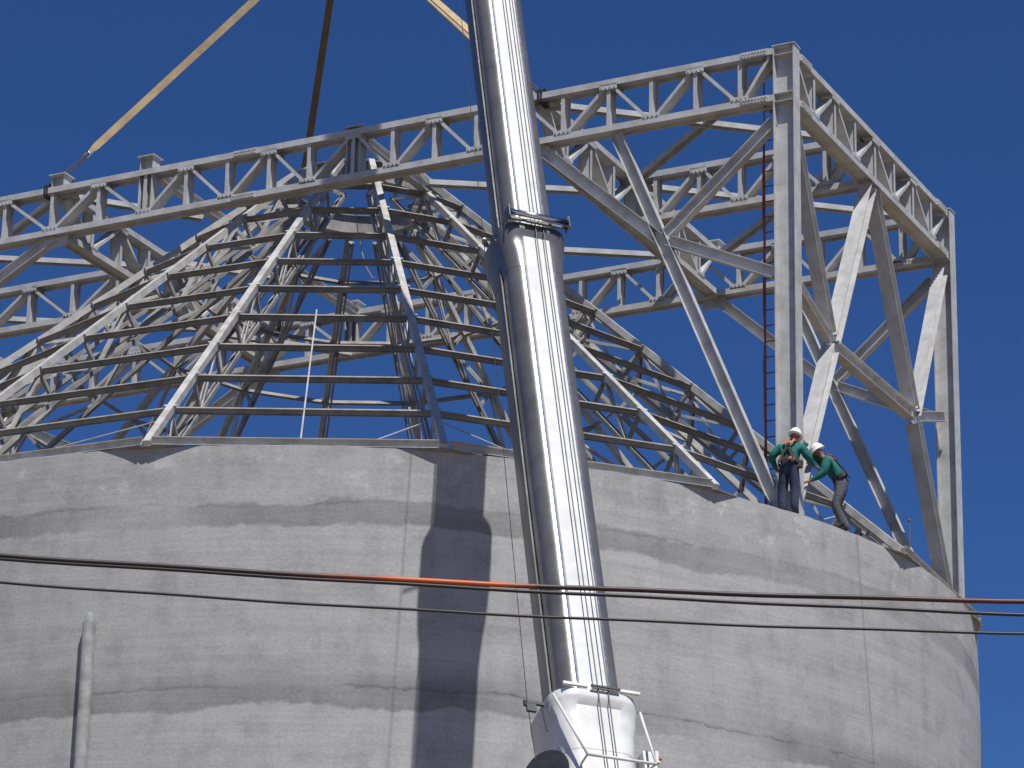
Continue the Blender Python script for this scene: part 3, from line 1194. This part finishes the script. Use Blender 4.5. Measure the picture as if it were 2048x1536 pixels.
def worker(loc, face, label, pose, trouser, sc=1.0, hb=1.0):
    """loc: ground point, face: angle of the facing direction (0 = -Y towards the camera, + to the right);
    pose gives joints in local axes (right, forward, up) of the person"""
    root = empty("person", loc, label, 'person')
    fw = Vector((math.sin(face), -math.cos(face), 0))
    rt = fw.cross(Z)

    def T(p):
        return (rt * p[0] + fw * p[1] + Z * p[2]) * sc

    J = {k: T(v) for k, v in pose.items()}
    rad = dict(pelvis=(.19, .155), waist=(.21, .17), chest=(.235, .18), neckb=(.075, .075), neck=.058, head=(.085, .095), crown=(.07, .08),
               shL=.115, elL=.090, wrL=.054, haL=(.042, .025), shR=.115, elR=.090, wrR=.054, haR=(.042, .025),
               hipL=.130, knL=.100, anL=.084, toL=(.05, .035), hipR=.130, knR=.100, anR=.084, toR=(.05, .035), heL=.045, heR=.045)
    bones = [('pelvis', 'waist'), ('waist', 'chest'), ('chest', 'neckb'), ('neckb', 'neck'), ('neck', 'head'), ('head', 'crown')]
    tg = {('pelvis', 'waist'): 1, ('waist', 'chest'): 0, ('chest', 'neckb'): 0, ('neckb', 'neck'): 2, ('neck', 'head'): 2, ('head', 'crown'): 2}
    for s in 'LR':
        bones += [('chest', 'sh' + s), ('sh' + s, 'el' + s), ('el' + s, 'wr' + s), ('wr' + s, 'ha' + s),
                  ('pelvis', 'hip' + s), ('hip' + s, 'kn' + s), ('kn' + s, 'an' + s), ('an' + s, 'to' + s)]
        tg.update({('chest', 'sh' + s): 0, ('sh' + s, 'el' + s): 0, ('el' + s, 'wr' + s): 0, ('wr' + s, 'ha' + s): 2,
                   ('pelvis', 'hip' + s): 1, ('hip' + s, 'kn' + s): 1, ('kn' + s, 'an' + s): 1, ('an' + s, 'to' + s): 3})
        # five fingers rooted in the palm
        wr, ha = J['wr' + s], J['ha' + s]
        d = (ha - wr).normalized()
        side = d.cross(fw if abs(d.dot(fw)) < .85 else Z).normalized()
        pn = d.cross(side)
        for i, (o_, ln) in enumerate(((-.028, .075), (-.010, .088), (.010, .083), (.028, .066))):
            a, b, c = 'f%d%sa' % (i, s), 'f%d%sb' % (i, s), 'f%d%sc' % (i, s)
            J[a] = ha + side * o_ + d * .025
            J[b] = J[a] + d * (ln * .55) + pn * .012
            J[c] = J[b] + d * (ln * .35) + pn * .028
            for q_ in (a, b, c):
                rad[q_] = .0095
            bones += [('ha' + s, a), (a, b), (b, c)]
            tg.update({('ha' + s, a): 2, (a, b): 2, (b, c): 2})
        a, b = 't%sa' % s, 't%sb' % s
        J[a] = wr.lerp(ha, .55) - side * .045 + pn * .01
        J[b] = J[a] + d * .045 - side * .018 + pn * .018
        rad[a] = rad[b] = .011
        bones += [('wr' + s, a), (a, b)]
        tg.update({('wr' + s, a): 2, (a, b): 2})
    body = skin_body("body", bones, J, rad, tg, [M_SHIRT, trouser, M_SKIN, M_BOOT], root)
    # face, ears
    hp, cr_ = J['head'], J['crown']
    upv = (cr_ - J['neck']).normalized()
    hf = T(pose.get('_look', (0, 1, 0))) if '_look' in pose else fw
    hf = (hf - upv * hf.dot(upv)).normalized()
    hr = hf.cross(upv)
    base = root_loc(root)
    m = MB()
    for s in (-1, 1):
        m.box(base + hp + hf * .088 + hr * (s * .034) + upv * .02, hr, hf, upv, .026, .012, .012)
    m.box(base + hp + hf * .09 - upv * .055, hr, hf, upv, .045, .012, .010)
    m.build("face_marks", M_BOOT, root)
    m = MB()
    m.add([base + hp + hf * .085 + upv * .025, base + hp + hf * .085 - upv * .025 + hr * .018, base + hp + hf * .085 - upv * .025 - hr * .018, base + hp + hf * .118 - upv * .02],
          [(0, 1, 3), (1, 2, 3), (2, 0, 3), (0, 2, 1)])
    for s in (-1, 1):
        m.box(base + hp + hr * (s * .09), hf, hr, upv, .035, .018, .055)
    m.build("nose_and_ears", M_SKIN, root)
    # hard hat: dome with brim and ridge
    m = MB()
    hc = base + hp + upv * .055
    n = 24
    rr = []
    for i in range(9):
        a = math.pi / 2 * i / 8
        rr.append([hc + upv * (.135 * math.sin(a)) + hr * (.125 * math.cos(a) * math.cos(k * 2 * math.pi / n) + 1e-4 * math.cos(k))
                   + hf * (.145 * math.cos(a) * math.sin(k * 2 * math.pi / n)) for k in range(n)])
    brim = []
    for k in range(n):
        a = k * 2 * math.pi / n
        ex = .018 + .055 * max(0, math.sin(a)) ** 2
        brim.append(hc - upv * .012 + hr * ((.125 + ex * .6) * math.cos(a)) + hf * ((.145 + ex) * math.sin(a)))
    under = [p - upv * .012 for p in brim]
    m.loft([under, brim] + rr, True)
    m.box(hc + upv * .124, hr, hf, upv, .03, .12, .018)
    m.build("hard_hat", M_HAT, root, True)
    # harness: crossed straps on the back, belt, leg loops
    ch, wa, pe = base + J['chest'], base + J['waist'], base + J['pelvis']
    up = (J['chest'] - J['pelvis']).normalized()
    bk = -(fw - up * fw.dot(up)).normalized()
    sR, sL = base + J['shR'], base + J['shL']
    m = MB()

    def strap(pts, w=.05, mi=0):
        for a, b in zip(pts[:-1], pts[1:]):
            m.rect(a, b, bk, .012, w, mi)

    mid = ch + bk * (.195 * hb) - up * .02
    strap([sR * .5 + ch * .5 + up * .14 + bk * (.05 * hb), sR * .45 + ch * .55 + up * .075 + bk * (.165 * hb), mid])
    strap([sL * .5 + ch * .5 + up * .14 + bk * (.05 * hb), sL * .45 + ch * .55 + up * .075 + bk * (.165 * hb), mid])
    strap([mid, wa + bk * (.185 * hb) + rt * .10 + up * .03, pe + bk * (.195 * hb) + rt * .13], .05, 1)
    strap([mid, wa + bk * (.185 * hb) - rt * .10 + up * .03, pe + bk * (.195 * hb) - rt * .13], .05, 1)
    # belt ring
    for k in range(16):
        a0, a1 = k * math.pi / 8, (k + 1) * math.pi / 8
        f = lambda a: wa - up * .06 + rt * (.215 * math.cos(a)) + bk * (.185 * hb * math.sin(a))
        m.rect(f(a0), f(a1), rt * math.cos(a0) + bk * math.sin(a0), .014, .075, 1)
    strap([wa + bk * (.198 * hb) - up * .06 + rt * .06, wa + bk * (.17 * hb) - up * .09 + rt * .155], .06, 0)
    m.build("harness", [M_HARN, M_HARND], root)
    m = MB()
    m.box(mid + bk * .012, rt, bk, up, .07, .02, .07)
    m.box(wa - up * .10 + rt * .23, fw, rt, up, .12, .08, .16)
    m.build("tool_pouch", M_HARND, root)
    return root


# worker at the column, back to the camera
p1 = dict(pelvis=(.02, .0, .93), waist=(.03, .03, 1.08), chest=(.05, .10, 1.33), neckb=(.07, .14, 1.47), neck=(.085, .17, 1.53), head=(.10, .205, 1.62),
          crown=(.11, .22, 1.70),
          shL=(-.15, .10, 1.40), elL=(-.34, .06, 1.20), wrL=(-.28, .20, 1.02), haL=(-.24, .27, .99),
          shR=(.25, .13, 1.39), elR=(.38, .16, 1.15), wrR=(.44, .34, 1.04), haR=(.47, .41, 1.03),
          hipL=(-.08, .0, .87), knL=(-.10, .04, .50), anL=(-.10, -.02, .09), toL=(-.12, .15, .035),
          hipR=(.12, .0, .87), knR=(.13, .05, .50), anR=(.14, -.02, .09), toR=(.16, .15, .035), _look=(.55, .8, -.2))
p1.pop('heL', None)
look1 = p1.pop('_look')
# worker leaning in from the right, one arm up on the column
p2 = dict(pelvis=(.0, -.14, .88), waist=(.0, -.06, 1.03), chest=(.0, .10, 1.25), neckb=(.0, .20, 1.36), neck=(.0, .235, 1.40), head=(.0, .29, 1.48),
          crown=(.0, .33, 1.55),
          shL=(-.19, .15, 1.30), elL=(-.20, .22, 1.02), wrL=(-.16, .44, .88), haL=(-.15, .52, .86),
          shR=(.19, .18, 1.33), elR=(.16, .36, 1.50), wrR=(.10, .52, 1.66), haR=(.08, .565, 1.73),
          hipL=(-.10, -.14, .82), knL=(-.11, .02, .46), anL=(-.11, -.12, .09), toL=(-.12, .05, .035),
          hipR=(.10, -.14, .82), knR=(.11, -.02, .46), anR=(.11, -.22, .09), toR=(.12, -.05, .035))
worker(radial(math.radians(38.0), 13.80, .02), math.radians(158), 'worker in teal shirt and orange harness standing with back turned at the column', p1, M_JEANS, 1.02, 1.12)
worker(radial(math.radians(44.0), 13.78, .02), math.radians(-92), 'stooping worker in teal shirt and grey trousers reaching up to the column', p2, M_CAMO, 1.11, .80)
